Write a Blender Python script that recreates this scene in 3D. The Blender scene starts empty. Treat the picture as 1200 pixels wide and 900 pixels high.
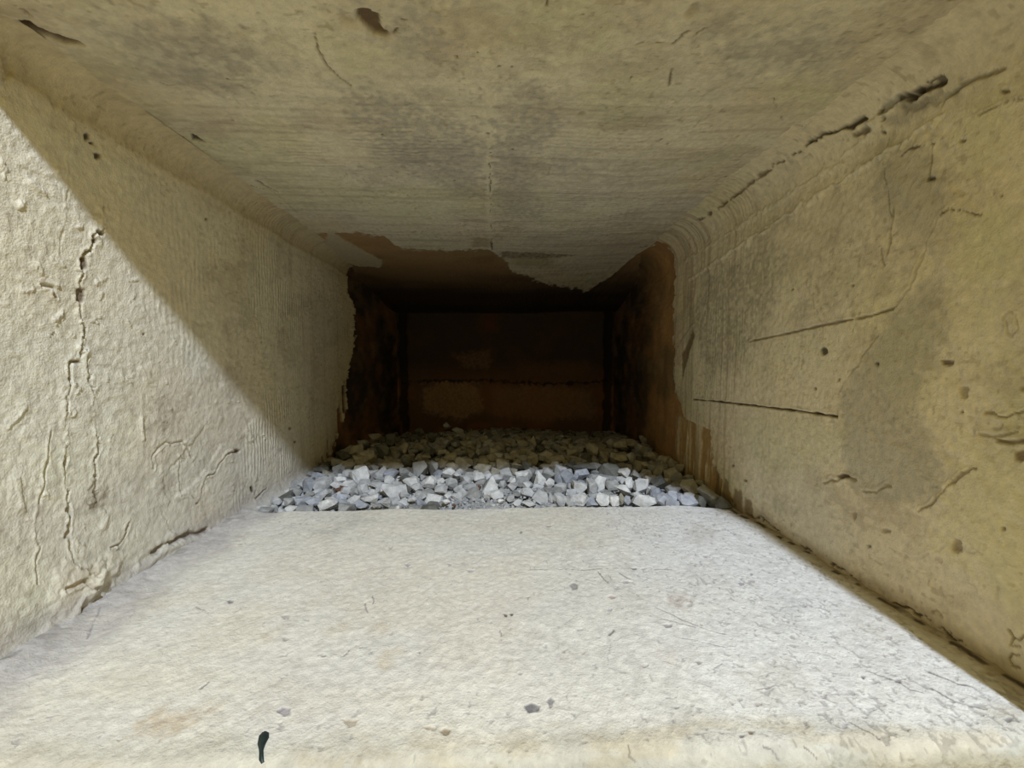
import bpy, bmesh, math, random
import numpy as np
from mathutils import Vector

S = bpy.context.scene
COL = S.collection

# ------------------------------------------------------------------ camera
PITCH = math.atan(30 / 500.0); YAW = math.atan(25 / 500.0)
CAMZ = 0.341
cam_d = bpy.data.cameras.new('camera'); cam = bpy.data.objects.new('camera', cam_d); COL.objects.link(cam)
cam.location = (0, 0, CAMZ)
cam.rotation_euler = (math.pi / 2 - PITCH, 0, -YAW)
cam_d.sensor_fit = 'HORIZONTAL'; cam_d.sensor_width = 36; cam_d.lens = 15.0
cam_d.clip_start = 0.02
S.camera = cam

# ------------------------------------------------------------------ world, lamp, exposure
W = bpy.data.worlds.new('world'); S.world = W; W.use_nodes = True
W.node_tree.nodes['Background'].inputs[0].default_value = (1.0, 0.80, 0.27, 1)
W.node_tree.nodes['Background'].inputs[1].default_value = 0.56
ld = bpy.data.lights.new('yard_lamp', 'POINT'); ld.shadow_soft_size = 0.07; ld.energy = 375
ld.color = (0.785, 0.89, 1.04)
lo = bpy.data.objects.new('yard_lamp', ld); COL.objects.link(lo); lo.location = (0.443, -1.37, 2.18)
S.view_settings.view_transform = 'Standard'; S.view_settings.look = 'None'
S.view_settings.gamma = 1; S.view_settings.use_curve_mapping = False
S.view_settings.exposure = -0.08
S.cycles.max_bounces = 8; S.cycles.diffuse_bounces = 6

# ------------------------------------------------------------------ tracing helper: where a traced mark lies on a wall
def ray(px, py):
    x = (px - 600) / 500.0; z = (450 - py) / 500.0; y = 1.0
    y, z = y * math.cos(PITCH) + z * math.sin(PITCH), -y * math.sin(PITCH) + z * math.cos(PITCH)
    x, y = x * math.cos(YAW) + y * math.sin(YAW), -x * math.sin(YAW) + y * math.cos(YAW)
    return x, y, z

def on_z(p, z):
    d = ray(*p); t = (z - CAMZ) / d[2]; return d[0] * t, d[1] * t

def xl(y): return np.interp(y, [.3, 1.6, 2.4], [-.55, -.55, -.50])
def xr(y): return np.interp(y, [.3, .9, 1.32, 2.4], [.553, .560, .585, .685])
def on_x(p, f):
    d = ray(*p); y = 1.0
    for _ in range(25): y = d[1] * (float(f(y)) / d[0])
    return y, CAMZ + d[2] * y / d[1]

# ------------------------------------------------------------------ numpy noise
def _h(ix, iy, s):
    n = (ix.astype(np.int64) * 374761393 + iy.astype(np.int64) * 668265263 + s * 1442695041) & 0xffffffff
    n = ((n ^ (n >> 13)) * 1274126177) & 0xffffffff
    n = ((n ^ (n >> 15)) * 2246822519) & 0xffffffff
    return ((n ^ (n >> 16)) & 0xffffff) / float(0xffffff)
def vn(x, y, s=0):
    x0 = np.floor(x); y0 = np.floor(y); fx = x - x0; fy = y - y0
    fx = fx * fx * (3 - 2 * fx); fy = fy * fy * (3 - 2 * fy)
    a = _h(x0, y0, s); b = _h(x0 + 1, y0, s); c = _h(x0, y0 + 1, s); d = _h(x0 + 1, y0 + 1, s)
    return (a + (b - a) * fx) * (1 - fy) + (c + (d - c) * fx) * fy
def fbm(x, y, s=0, o=4, g=.5):
    r = 0; a = 1; t = 0
    for k in range(o):
        r = r + a * vn(x * 2 ** k + 17.3 * k, y * 2 ** k - 9.1 * k, s + k * 7); t += a; a *= g
    return r / t
def sm(e0, e1, x):
    t = np.clip((x - e0) / (e1 - e0), 0, 1); return t * t * (3 - 2 * t)

# ------------------------------------------------------------------ materials
def mat_plaster(name, comb=True):
    m = bpy.data.materials.new(name); m.use_nodes = True; N = m.node_tree.nodes; L = m.node_tree.links
    b = N['Principled BSDF']; b.inputs['Roughness'].default_value = .85; b.inputs['Specular IOR Level'].default_value = .25
    at = N.new('ShaderNodeAttribute'); at.attribute_name = 'Col'
    geo = N.new('ShaderNodeTexCoord')
    n1 = N.new('ShaderNodeTexNoise'); n1.inputs['Scale'].default_value = 380; n1.inputs['Detail'].default_value = 4
    n2 = N.new('ShaderNodeTexNoise'); n2.inputs['Scale'].default_value = 95; n2.inputs['Detail'].default_value = 6
    n2.inputs['Roughness'].default_value = .65
    for n in (n1, n2): L.new(geo.outputs['Object'], n.inputs['Vector'])
    mr = N.new('ShaderNodeMapRange'); mr.inputs[1].default_value = .3; mr.inputs[2].default_value = .7
    mr.inputs[3].default_value = .84; mr.inputs[4].default_value = 1.10
    L.new(n2.outputs[0], mr.inputs[0])
    mx = N.new('ShaderNodeVectorMath'); mx.operation = 'SCALE'
    L.new(at.outputs['Color'], mx.inputs[0]); L.new(mr.outputs[0], mx.inputs['Scale']); L.new(mx.outputs[0], b.inputs['Base Color'])
    b1 = N.new('ShaderNodeBump'); b1.inputs['Strength'].default_value = .6; b1.inputs['Distance'].default_value = .0012
    b2 = N.new('ShaderNodeBump'); b2.inputs['Strength'].default_value = .5; b2.inputs['Distance'].default_value = .003
    L.new(n1.outputs[0], b1.inputs['Height']); L.new(n2.outputs[0], b2.inputs['Height'])
    L.new(b2.outputs[0], b1.inputs['Normal'])
    last = b1
    if comb:   # comb marks of the formwork, running round the duct, where the rib mask is high
        sp = N.new('ShaderNodeSeparateXYZ'); L.new(geo.outputs['Object'], sp.inputs[0])
        n3 = N.new('ShaderNodeTexNoise'); n3.inputs['Scale'].default_value = 26; n3.inputs['Detail'].default_value = 2
        L.new(geo.outputs['Object'], n3.inputs['Vector'])
        ad = N.new('ShaderNodeMath'); ad.operation = 'MULTIPLY_ADD'; ad.inputs[1].default_value = 2 * math.pi / .0125
        L.new(sp.outputs['Y'], ad.inputs[0])
        k = N.new('ShaderNodeMath'); k.operation = 'MULTIPLY'; k.inputs[1].default_value = 9; L.new(n3.outputs[0], k.inputs[0])
        L.new(k.outputs[0], ad.inputs[2])
        sn = N.new('ShaderNodeMath'); sn.operation = 'SINE'; L.new(ad.outputs[0], sn.inputs[0])
        ra = N.new('ShaderNodeAttribute'); ra.attribute_name = 'rib'
        mu = N.new('ShaderNodeMath'); mu.operation = 'MULTIPLY'; L.new(sn.outputs[0], mu.inputs[0]); L.new(ra.outputs['Fac'], mu.inputs[1])
        b3 = N.new('ShaderNodeBump'); b3.inputs['Strength'].default_value = .6; b3.inputs['Distance'].default_value = .0007
        L.new(mu.outputs[0], b3.inputs['Height']); L.new(b1.outputs[0], b3.inputs['Normal']); last = b3
    L.new(last.outputs[0], b.inputs['Normal'])
    return m
M_PL = mat_plaster('limewashed_plaster'); M_FL = mat_plaster('limewashed_ledge', False)

def mat_stone(name, c, speck=.25):
    m = bpy.data.materials.new(name); m.use_nodes = True; N = m.node_tree.nodes; L = m.node_tree.links
    b = N['Principled BSDF']; b.inputs['Roughness'].default_value = .8; b.inputs['Specular IOR Level'].default_value = .3
    oi = N.new('ShaderNodeObjectInfo'); tc = N.new('ShaderNodeTexCoord')
    n = N.new('ShaderNodeTexNoise'); n.noise_dimensions = '4D'; n.inputs['Scale'].default_value = 70; n.inputs['Detail'].default_value = 4
    mw = N.new('ShaderNodeMath'); mw.operation = 'MULTIPLY'; mw.inputs[1].default_value = 50
    L.new(oi.outputs['Random'], mw.inputs[0]); L.new(mw.outputs[0], n.inputs['W']); L.new(tc.outputs['Object'], n.inputs['Vector'])
    mr = N.new('ShaderNodeMapRange'); mr.inputs[1].default_value = .3; mr.inputs[2].default_value = .7
    mr.inputs[3].default_value = 1 - speck; mr.inputs[4].default_value = 1 + speck; L.new(n.outputs[0], mr.inputs[0])
    m2 = N.new('ShaderNodeMapRange'); m2.inputs[3].default_value = .82; m2.inputs[4].default_value = 1.15
    L.new(oi.outputs['Random'], m2.inputs[0])
    mm = N.new('ShaderNodeMath'); mm.operation = 'MULTIPLY'; L.new(mr.outputs[0], mm.inputs[0]); L.new(m2.outputs[0], mm.inputs[1])
    sc = N.new('ShaderNodeVectorMath'); sc.operation = 'SCALE'; sc.inputs[0].default_value = c
    L.new(mm.outputs[0], sc.inputs['Scale']); L.new(sc.outputs[0], b.inputs['Base Color'])
    bp = N.new('ShaderNodeBump'); bp.inputs['Strength'].default_value = .6; bp.inputs['Distance'].default_value = .003
    n2 = N.new('ShaderNodeTexNoise'); n2.inputs['Scale'].default_value = 130; n2.inputs['Detail'].default_value = 4
    L.new(tc.outputs['Object'], n2.inputs['Vector'])
    L.new(n2.outputs[0], bp.inputs['Height']); L.new(bp.outputs[0], b.inputs['Normal'])
    return m
STONE = {'W': mat_stone('white_stone', (.62, .615, .60)), 'L': mat_stone('light_grey_stone', (.43, .43, .43)),
         'M': mat_stone('mid_grey_stone', (.30, .30, .29)), 'B': mat_stone('blue_grey_stone', (.34, .355, .395)),
         'D': mat_stone('dark_grey_stone', (.13, .13, .115)), 'T': mat_stone('tan_and_shaded_stone', (.35, .325, .26)),  # tan also carries the warm shade of the rear stones
         'R': mat_stone('rust_red_stone', (.15, .07, .045))}

def tag(o, label=None, cat=None, group=None, kind=None):
    for k, v in (('label', label), ('category', cat), ('group', group), ('kind', kind)):
        if v: o[k] = v
    return o

# ------------------------------------------------------------------ relief surfaces
class Surf:
    """A grid over two metric coordinates a, b with relief h (towards the viewer's side) and colour."""
    def __init__(s, av, bv, base):
        s.na, s.nb = len(av), len(bv)
        s.A, s.B = np.meshgrid(av, bv, indexing='ij')
        s.h = np.zeros_like(s.A); s.c = np.empty(s.A.shape + (3,)); s.c[:] = base
        s.rib = np.zeros_like(s.A)
        s.wa = (fbm(s.A * 90, s.B * 90, 5, 3) - .5); s.wb = (fbm(s.A * 90, s.B * 90, 55, 3) - .5)
        s.wl = (fbm(s.A * 25, s.B * 25, 85, 2) - .5)
    def mix(s, m, col, sl=Ellipsis):
        m = np.clip(m, 0, 1)[..., None]; s.c[sl] = s.c[sl] * (1 - m) + np.array(col) * m
    def mul(s, m, col):
        m = np.clip(m, 0, 1)[..., None]; s.c *= 1 - m + np.array(col) * m
    def sub(s, pts, pad):
        P = np.array(pts); a0, b0 = P.min(0) - pad; a1, b1 = P.max(0) + pad
        ia = np.where((s.A[:, 0] >= a0) & (s.A[:, 0] <= a1))[0]; ib = np.where((s.B[0] >= b0) & (s.B[0] <= b1))[0]
        if not len(ia) or not len(ib): return None
        return slice(ia[0], ia[-1] + 1), slice(ib[0], ib[-1] + 1)
    def stroke(s, pts, w, depth=0, col=None, amt=1., warp=.008, lip=0., broken=0., seed=3):
        w = w * .6; lip = lip * .45; pad = w * 5 + warp + .012; sl = s.sub(pts, pad)
        if sl is None: return
        A = s.A[sl] + s.wa[sl] * warp; B = s.B[sl] + s.wb[sl] * warp
        d = np.full(A.shape, 9.); side = np.zeros(A.shape)
        for (a0, b0), (a1, b1) in zip(pts[:-1], pts[1:]):
            va, vb = a1 - a0, b1 - b0; q = va * va + vb * vb + 1e-12
            t = np.clip(((A - a0) * va + (B - b0) * vb) / q, 0, 1)
            dd = np.hypot(A - a0 - t * va, B - b0 - t * vb)
            side = np.where(dd < d, np.sign((A - a0) * vb - (B - b0) * va), side); d = np.minimum(d, dd)
        ww = w * (.35 + 1.3 * vn(s.A[sl] * 60, s.B[sl] * 60, seed))
        if broken: ww = ww * sm(broken - .15, broken + .15, vn(s.A[sl] * 45, s.B[sl] * 45, seed + 1))
        ww = ww + 1e-6
        m = 1 - sm(.4, 1.0, d / ww)
        s.h[sl] -= m * depth
        if lip: s.h[sl] += lip * np.exp(-((d - w * 1.6) / (w * .9)) ** 2) * (.4 + .6 * (side > 0))
        if col is not None: s.mix(m * amt, col, sl)
    def blob(s, poly, col=None, amt=1., depth=0, feather=.004, warp=.012, grain=0.):
        pad = feather + warp + .01; sl = s.sub(poly, pad)
        if sl is None: return
        A = s.A[sl] + s.wa[sl] * warp; B = s.B[sl] + s.wb[sl] * warp
        ins = np.zeros(A.shape, bool); d = np.full(A.shape, 9.)
        n = len(poly)
        for i in range(n):
            a0, b0 = poly[i]; a1, b1 = poly[(i + 1) % n]
            va, vb = a1 - a0, b1 - b0; q = va * va + vb * vb + 1e-12
            t = np.clip(((A - a0) * va + (B - b0) * vb) / q, 0, 1)
            d = np.minimum(d, np.hypot(A - a0 - t * va, B - b0 - t * vb))
            cr = (b0 > B) != (b1 > B)
            ins ^= cr & (A < (a1 - a0) * (B - b0) / (b1 - b0 + 1e-12) + a0)
        sd = np.where(ins, d, -d)
        m = sm(-feather, feather, sd)
        if grain: m = m * (1 - grain + grain * sm(.35, .6, vn(s.A[sl] * 140, s.B[sl] * 140, 9)))
        if depth: s.h[sl] -= m * depth
        if col is not None: s.mix(m * amt, col, sl)
    def dot(s, a, b, ra, rb=None, **k):
        rb = rb or ra
        s.blob([(a + ra * math.cos(t), b + rb * math.sin(t)) for t in np.linspace(0, 2 * math.pi, 9)[:-1]], feather=min(ra, rb) * .5, warp=min(ra, rb) * .9, **k)
    def build(s, name, pos, mat, back, kind='structure'):
        """pos(A,B,h)->xyz ; back = vector along which the slab has its thickness"""
        X, Y, Z = pos(s.A, s.B, s.h)
        V = np.stack([X, Y, Z], -1).reshape(-1, 3)
        na, nb = s.na, s.nb
        idx = np.arange(na * nb).reshape(na, nb)
        q = np.stack([idx[:-1, :-1], idx[1:, :-1], idx[1:, 1:], idx[:-1, 1:]], -1).reshape(-1, 4)
        p0, p1, p2 = V[q[0]][:3]
        nrm = np.cross(p1 - p0, p2 - p0)
        flip = np.dot(nrm, np.array(back)) > 0
        loop = np.concatenate([idx[:, 0], idx[-1, 1:], idx[-2::-1, -1], idx[0, -2:0:-1]])
        nv = len(V); V2 = V[loop] + np.array(back)
        sk = np.stack([loop, np.arange(len(loop)) + nv, np.roll(np.arange(len(loop)), -1) + nv, np.roll(loop, -1)], -1)
        cen = (V2.mean(0))[None]; ci = nv + len(V2)
        fan = np.stack([np.arange(len(loop)) + nv, np.roll(np.arange(len(loop)), -1) + nv, np.full(len(loop), ci)], -1)
        if flip: q = q[:, ::-1]; sk = sk[:, ::-1]; fan = fan[:, ::-1]
        else: pass
        sk = sk[:, ::-1]; fan = fan[:, ::-1]
        V = np.concatenate([V, V2, cen])
        me = bpy.data.meshes.new(name); me.vertices.add(len(V)); me.vertices.foreach_set('co', V.astype(np.float32).ravel())
        li = np.concatenate([q.ravel(), sk.ravel(), fan.ravel()]); nf = len(q) + len(sk) + len(fan)
        st = np.concatenate([np.arange(len(q) + len(sk)) * 4, (len(q) + len(sk)) * 4 + np.arange(len(fan)) * 3])
        me.loops.add(len(li)); me.loops.foreach_set('vertex_index', li.astype(np.int32))
        me.polygons.add(nf); me.polygons.foreach_set('loop_start', st.astype(np.int32))
        smooth = np.zeros(nf, bool); smooth[:len(q)] = True; me.polygons.foreach_set('use_smooth', smooth)
        me.update(calc_edges=True)
        ca = me.color_attributes.new('Col', 'FLOAT_COLOR', 'POINT')
        c4 = np.ones((len(V), 4), np.float32); c4[:nv, :3] = np.clip(s.c.reshape(-1, 3), .002, .92); c4[nv:, :3] = .35
        ca.data.foreach_set('color', c4.ravel())
        r = me.attributes.new('rib', 'FLOAT', 'POINT'); rv = np.zeros(len(V), np.float32); rv[:nv] = s.rib.ravel(); r.data.foreach_set('value', rv)
        me.materials.append(mat)
        o = bpy.data.objects.new(name, me); COL.objects.link(o); o['kind'] = kind
        return o

def depths(n, y0=.36, y1=2.40):
    return 1 / np.linspace(1 / y0, 1 / y1, n)

PAINT = (.66, .61, .50); DARK = (.045, .028, .014); BROWN = (.105, .055, .028); CHIP = (.13, .085, .05); GREY = (.33, .31, .27)

def soot(s, m, sx=9., sy=9., back=False):
    """bare rusty masonry of the unpainted rear of the duct"""
    f = fbm(s.A * sx, s.B * sy, 21, 5, .6); g = fbm(s.A * sx * 2.3, s.B * sy * 2.3, 27, 4)
    c = np.array((.055, .040, .028)) * (1 - sm(.35, .62, f))[..., None] + np.array((.23, .115, .055)) * sm(.35, .62, f)[..., None]
    c = c + np.array((.08, .055, .03)) * sm(.52, .75, g)[..., None]
    mm = np.clip(m, 0, 1)[..., None]; s.c = s.c * (1 - mm) + c * mm
    s.h -= np.clip(m, 0, 1) * (.006 + .006 * (f - .5) + .004 * (g - .5)); s.rib *= 1 - np.clip(m, 0, 1)

def weather(s, tint_seed, lumps=.0035, fine=1., green=.5):
    a, b = s.A, s.B
    s.h += lumps * (fbm(a * 7, b * 7, tint_seed, 4) - .5) * 2 + fine * .0032 * (fbm(a * 60, b * 60, tint_seed + 3, 4, .6) - .5)
    s.h += .0010 * (vn(a * 200, b * 150, tint_seed + 5) - .5)
    r = fbm(a * 22, b * 22, tint_seed + 9, 3); s.h += .0009 * sm(.57, .64, r) * sm(.4, .6, fbm(a * 5, b * 5, tint_seed + 10, 2))   # trowel scabs
    g = fbm(a * 4.5, b * 4.5, tint_seed + 13, 5, .6)
    s.mul(sm(.48, .62, g) * .55, (.84, .83, .86)); s.mul(sm(.55, .6, fbm(a * 16, b * 30, tint_seed + 41, 4, .65)) * sm(.4, .6, g) * .5, (.78, .76, .74)); s.mul(sm(.80, .86, vn(a * 150, b * 190, tint_seed + 43)) * sm(.35, .6, fbm(a * 9, b * 9, tint_seed + 45, 2)) * .55, (.60, .56, .50))
    s.mul(sm(.5, .7, fbm(a * 5, b * 5, tint_seed + 17, 4)) * green, (.92, .96, .84))
    s.mul(sm(.5, .7, fbm(a * 4, b * 4, tint_seed + 23, 4)) * .5, (1.0, .93, .84))
    s.mul(sm(.62, .8, fbm(a * 60, b * 60, tint_seed + 31, 3)) * .35, (.72, .70, .68))

def cove(z, z0, r):
    q = np.clip((z - z0) / r, 0, .999); return r * (1 - np.sqrt(1 - q * q))

# ================================================================== LEFT WALL  (a = y depth, b = z)
s = Surf(depths(560), np.linspace(-.14, .70, 430), PAINT)
s.c[:] = (.80, .765, .65); weather(s, 100, .0022, .45, green=.25)
L = lambda *ps: [on_x(p, xl) for p in ps]
s.rib = (.5 * sm(.4, .55, fbm(s.A * 9, s.B * 6, 77, 3)) * sm(.62, .8, s.A) + .5 * sm(.9, 1.1, s.A)) * sm(.38, .6, fbm(s.A * 12, s.B * 14, 79, 3)) * 1.3
s.mul(sm(.5, .75, fbm(s.A * 70, s.B * 3, 83, 4)) * sm(.8, 1.3, s.A) * .6, (.78, .76, .72))
# grazed long crack with two branches
CR = (.20, .16, .11)
s.stroke(L((119, 240), (121, 268), (108, 284), (100, 303), (94, 330), (93, 355), (97, 385), (99, 412)), .0045, .004, CR, .85, warp=.02, lip=.004, broken=.42)
s.stroke(L((99, 405), (92, 422), (84, 430), (83, 455), (79, 490), (80, 530), (77, 565), (82, 595), (80, 625)), .0035, .0035, CR, .6, warp=.018, lip=.003, broken=.36)
s.stroke(L((99, 412), (105, 445), (112, 480), (115, 530), (113, 545), (116, 562), (111, 590)), .0035, .003, CR, .6, warp=.018, lip=.003, broken=.38)
s.stroke(L((60, 505), (55, 545), (48, 585), (44, 620), (47, 645), (42, 655), (45, 685)), .003, .002, (.4, .37, .3), .5, lip=.0025, broken=.4)
s.stroke(L((82, 600), (82, 640), (92, 667), (112, 674)), .003, .002, (.45, .4, .32), .5, lip=.0028)
s.stroke(L((152, 612), (144, 632), (131, 644)), .003, .003, (.3, .25, .2), .7, lip=.003)
s.stroke(L((190, 603), (200, 620), (214, 636)), .003, .001, None, lip=.002)
s.stroke(L((180, 550), (178, 535), (190, 520), (214, 517), (222, 528), (226, 538)), .0035, .002, (.45, .4, .33), .35, lip=.003)
s.stroke(L((282, 528), (266, 531), (256, 545), (252, 553), (240, 560), (236, 577)), .0035, .003, (.33, .25, .16), .6, lip=.0035)
s.stroke(L((211, 535), (210, 560), (214, 580), (232, 582)), .003, .001, None, lip=.004)
s.stroke(L((165, 490), (165, 505), (168, 515)), .004, -.003, None, lip=.002)
s.stroke(L((268, 472), (280, 470), (300, 471)), .002, .001, None, lip=.0025)
s.stroke(L((300, 575), (299, 586), (312, 573)), .004, .003, (.2, .17, .13), .6, lip=.002)
s.stroke(L((50, 335), (62, 338), (66, 348)), .004, .003, (.4, .36, .3), .5, lip=.004)
s.stroke(L((0, 77), (6, 83), (2, 90)), .01, .003, None, lip=.006)
s.stroke(L((82, 160), (80, 230), (70, 300)), .003, .0005, None, lip=.0014, broken=.5)
for p in [((68, 200), (74, 198)), ((60, 305), (75, 312)), ((180, 490), (195, 494)), ((140, 440), (152, 448)), ((112, 275), (118, 282)),
          ((35, 215), (45, 222)), ((290, 505), (296, 515)), ((30, 480), (10, 500)), ((128, 605), (120, 620)), ((20, 560), (28, 600))]:
    s.stroke(L(*p), .005, -.002, None, lip=.002)
for px, py, w, h, c in [(98, 309, 9, 17, CHIP), (94, 346, 10, 19, CHIP), (110, 283, 7, 6, CHIP), (118, 272, 5, 4, CHIP), (90, 425, 9, 5, CHIP), (82, 444, 4, 7, CHIP),
                        (102, 160, 7, 10, DARK), (108, 168, 5, 5, DARK), (114, 183, 8, 8, DARK), (168, 392, 3, 3, DARK), (242, 257, 3, 3, DARK),
                        (340, 502, 3, 3, CHIP), (346, 518, 3, 3, CHIP), (278, 528, 8, 5, CHIP), (296, 573, 4, 8, DARK), (231, 590, 3, 3, CHIP)]:
    s.blob(L((px - w / 2, py - h * .35), (px, py - h / 2), (px + w / 2, py - h * .3), (px + w * .45, py + h * .3), (px, py + h / 2), (px - w * .4, py + h * .3)), c, .9, .003, .0015, .006)
s.blob(L((112, 562), (124, 565), (128, 580), (124, 600), (106, 598), (106, 580)), (.30, .25, .18), .75, .002, .006, .02, grain=.6)
s.blob(L((70, 668), (100, 665), (140, 660), (120, 690), (90, 712), (60, 735)), (.62, .52, .38), .4, -.006, .02, .03)
s.stroke(L((118, 668), (105, 690), (85, 712), (55, 742), (40, 760)), .008, -.006, None, lip=.004)
s.stroke(L((75, 690), (95, 680), (108, 690)), .005, .004, (.4, .3, .2), .5, lip=.005)
rg = random.Random(21)
for i in range(70):
    a = rg.uniform(.50, 1.15); b = rg.uniform(.05, .55); l = rg.uniform(.004, .014)
    if rg.random() < .5: a = rg.choice([.60, .62, .70]) + rg.gauss(0, .03)
    an = rg.uniform(0, 3.1)
    s.stroke([(a, b), (a + l * math.cos(an), b + l * math.sin(an))], rg.uniform(.002, .005), -rg.uniform(.001, .0024), None, warp=.02, seed=500 + i)
s.blob(L((190, 560), (240, 500), (262, 520), (235, 560), (200, 590)), None, 0, .0018, .003, .015)
# crumbs and dirt along the foot, dark gap low at the near end
s.mix(sm(.05, .0, s.B + .05 * s.wl) * .6, (.40, .37, .36)); s.h += cove(.022 - s.B, 0, .03) * .8
s.stroke(L((0, 800), (14, 788), (26, 774), (34, 764)), .007, .006, (.10, .07, .05), .8, broken=.3)
s.stroke(L((165, 658), (190, 640), (215, 628), (240, 622)), .010, .006, (.22, .18, .16), .8, lip=.008, broken=.45)
# ridge under the cove
s.h += .003 * np.exp(-((s.B - .655 - .012 * (fbm(s.A * 9, s.B * 0, 41, 3) - .5)) / .008) ** 2)
s.mul(np.exp(-((s.B - .672) / .014) ** 2) * .35, (.80, .76, .68))
s.h += cove(s.B, .648, .052)
s.mul(sm(.62, .67, s.B + .02 * s.wl) * .8, (.78, .70, .56))
# painted area ends; bare rusty wall beyond
edge = np.interp(s.B, [-.1, 0, .06, .15, .25, .4, .53, .6, .70], [1.40, 1.43, 1.54, 1.62, 1.65, 1.73, 1.74, 1.68, 1.66])
e = s.A - edge + s.wb * .05 + s.wl * .04
e += .12 * sm(.55, .75, vn(s.A * 75, s.B * 4, 91)) * sm(.32, .1, s.B) - .03 * sm(.32, .1, s.B)
s.mul(sm(-.22, .02, e) * .5, (.75, .68, .52))
s.h += .004 * np.exp(-((e + .01) / .012) ** 2)
soot(s, sm(-.004, .008, e), 5, 7)
s.build('wall_left', lambda a, b, h: (xl(a) + h, a, b), M_PL, (-.12, 0, 0))

# ================================================================== RIGHT WALL
s = Surf(depths(560), np.linspace(-.14, .72, 440), (.82, .75, .585))
weather(s, 200, .004, green=.7)
def on_r(p):
    d = ray(*p); y = 1.0
    for _ in range(30):
        z = CAMZ + d[2] * y / d[1]; y = .5 * y + .5 * d[1] * ((float(xr(y)) - float(cove(z, .635, .078))) / d[0])
    return y, CAMZ + d[2] * y / d[1]
R = lambda *ps: [on_r(p) for p in ps]
K = (.055, .038, .022)
s.mul(sm(.60, .66, s.B) * .25, (.8, .78, .74)); s.h += cove(s.B, .635, .078)
s.stroke(R((1106, 95), (1080, 106), (1062, 116)), .007, .007, K, .95, warp=.006)
s.stroke(R((1085, 97), (1105, 90)), .004, .003, K, .8)
s.stroke(R((1075, 106), (1050, 118), (1035, 128), (1022, 137), (1000, 145), (985, 152), (965, 158), (945, 172)), .0065, .006, K, .95, warp=.008, broken=.25, lip=.002)
s.stroke(R((945, 172), (930, 180), (905, 195), (880, 215), (850, 238), (815, 262)), .005, .004, (.2, .15, .09), .9, warp=.006, broken=.4, lip=.002)
s.stroke(R((1035, 140), (1018, 152), (1000, 158)), .006, .004, (.12, .09, .05), .8, broken=.35)
s.stroke(R((1182, 78), (1150, 90), (1120, 105), (1105, 118)), .006, .003, (.2, .17, .12), .6, broken=.3, lip=.002)
s.blob(R((1040, 140), (1062, 118), (1095, 118), (1080, 135), (1050, 148)), (.26, .24, .21), .55, 0, .01, .02)
s.rib = .7 * sm(.75, .95, s.A) * sm(.38, .6, fbm(s.A * 12, s.B * 12, 279, 3))
s.mul(sm(.48, .72, fbm(s.A * 75, s.B * 3, 283, 4)) * sm(.75, 1.05, s.A) * .85, (.66, .62, .58))
GR = (.36, .345, .29)
s.blob(R((1050, 362), (1100, 320), (1112, 400), (1085, 440), (1068, 470), (1105, 540), (1085, 590), (1030, 590), (990, 560), (982, 490), (985, 455), (1015, 408)), GR, .5, .001, .014, .03)
s.blob(R((1040, 150), (1010, 190), (1040, 260), (1100, 300), (1120, 200)), GR, .45, 0, .02, .05)
s.blob(R((830, 320), (900, 285), (930, 300), (880, 420), (830, 440), (812, 380)), (.28, .25, .2), .5, 0, .03, .05, grain=.6)
s.blob(R((1120, 250), (1190, 240), (1195, 330), (1120, 320)), (.66, .65, .40), .5, 0, .02, .04)
s.blob(R((1000, 500), (980, 540), (900, 560), (860, 500), (900, 480)), (.70, .66, .42), .4, 0, .02, .04)
s.blob(R((1120, 500), (1195, 560), (1195, 700), (1080, 640), (1100, 600)), (.84, .76, .50), .5, -.001, .01, .04)
# incised grooves and plaster edges
GV = (.16, .12, .075)
s.stroke(R((878, 400), (920, 391), (960, 382), (1020, 370), (1047, 362)), .0035, .005, GV, .6, warp=.002, lip=.0015)
s.stroke(R((812, 468), (836, 470), (880, 475), (930, 481), (981, 488)), .0042, .007, (.09, .06, .035), .95, warp=.002, lip=.002)
s.stroke(R((1082, 298), (1072, 325), (1058, 348), (1047, 362)), .003, .002, (.4, .34, .24), .5, lip=.002)
s.stroke(R((1030, 392), (1018, 405), (1006, 425), (990, 445), (981, 465), (981, 488)), .0025, .002, (.4, .34, .24), .5, lip=.002, broken=.3)
s.stroke(R((945, 330), (953, 355), (960, 372), (966, 395)), .0025, .001, (.45, .4, .3), .5, lip=.0015)
s.stroke(R((1075, 600), (1100, 583), (1112, 565), (1128, 555), (1142, 549)), .003, .003, (.3, .24, .15), .7, lip=.003)
s.stroke(R((1105, 250), (1115, 246), (1135, 248), (1152, 251)), .003, .003, (.28, .22, .13), .7, lip=.002)
s.stroke(R((1105, 250), (1095, 268), (1086, 285), (1082, 298)), .003, .001, None, lip=.003)
s.stroke(R((1040, 155), (1035, 190), (1043, 232), (1048, 262)), .002, .002, (.2, .16, .1), .7, broken=.35, lip=.001)
s.stroke(R((1058, 180), (1075, 172), (1096, 170)), .002, .003, (.2, .15, .1), .8, lip=.001)
s.stroke(R((1095, 170), (1092, 195), (1090, 225)), .0025, .003, (.2, .15, .1), .7, lip=.001, broken=.4)
s.stroke(R((1050, 245), (1043, 275), (1040, 300)), .004, .002, (.3, .25, .16), .6, lip=.002, broken=.45)
s.stroke(R((1033, 292), (1033, 306), (1038, 312)), .003, .002, (.25, .2, .12), .6)
s.stroke(R((1150, 133), (1175, 120), (1200, 114)), .003, .002, (.35, .3, .2), .5, lip=.005)
s.stroke(R((1155, 484), (1175, 487), (1200, 483)), .003, .003, (.3, .24, .14), .7, lip=.003)
s.stroke(R((1148, 508), (1170, 510), (1190, 506)), .003, .002, (.3, .24, .14), .6, lip=.003)
s.stroke(R((1168, 515), (1185, 518), (1200, 516)), .004, .004, (.25, .19, .11), .8, lip=.004)
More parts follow.
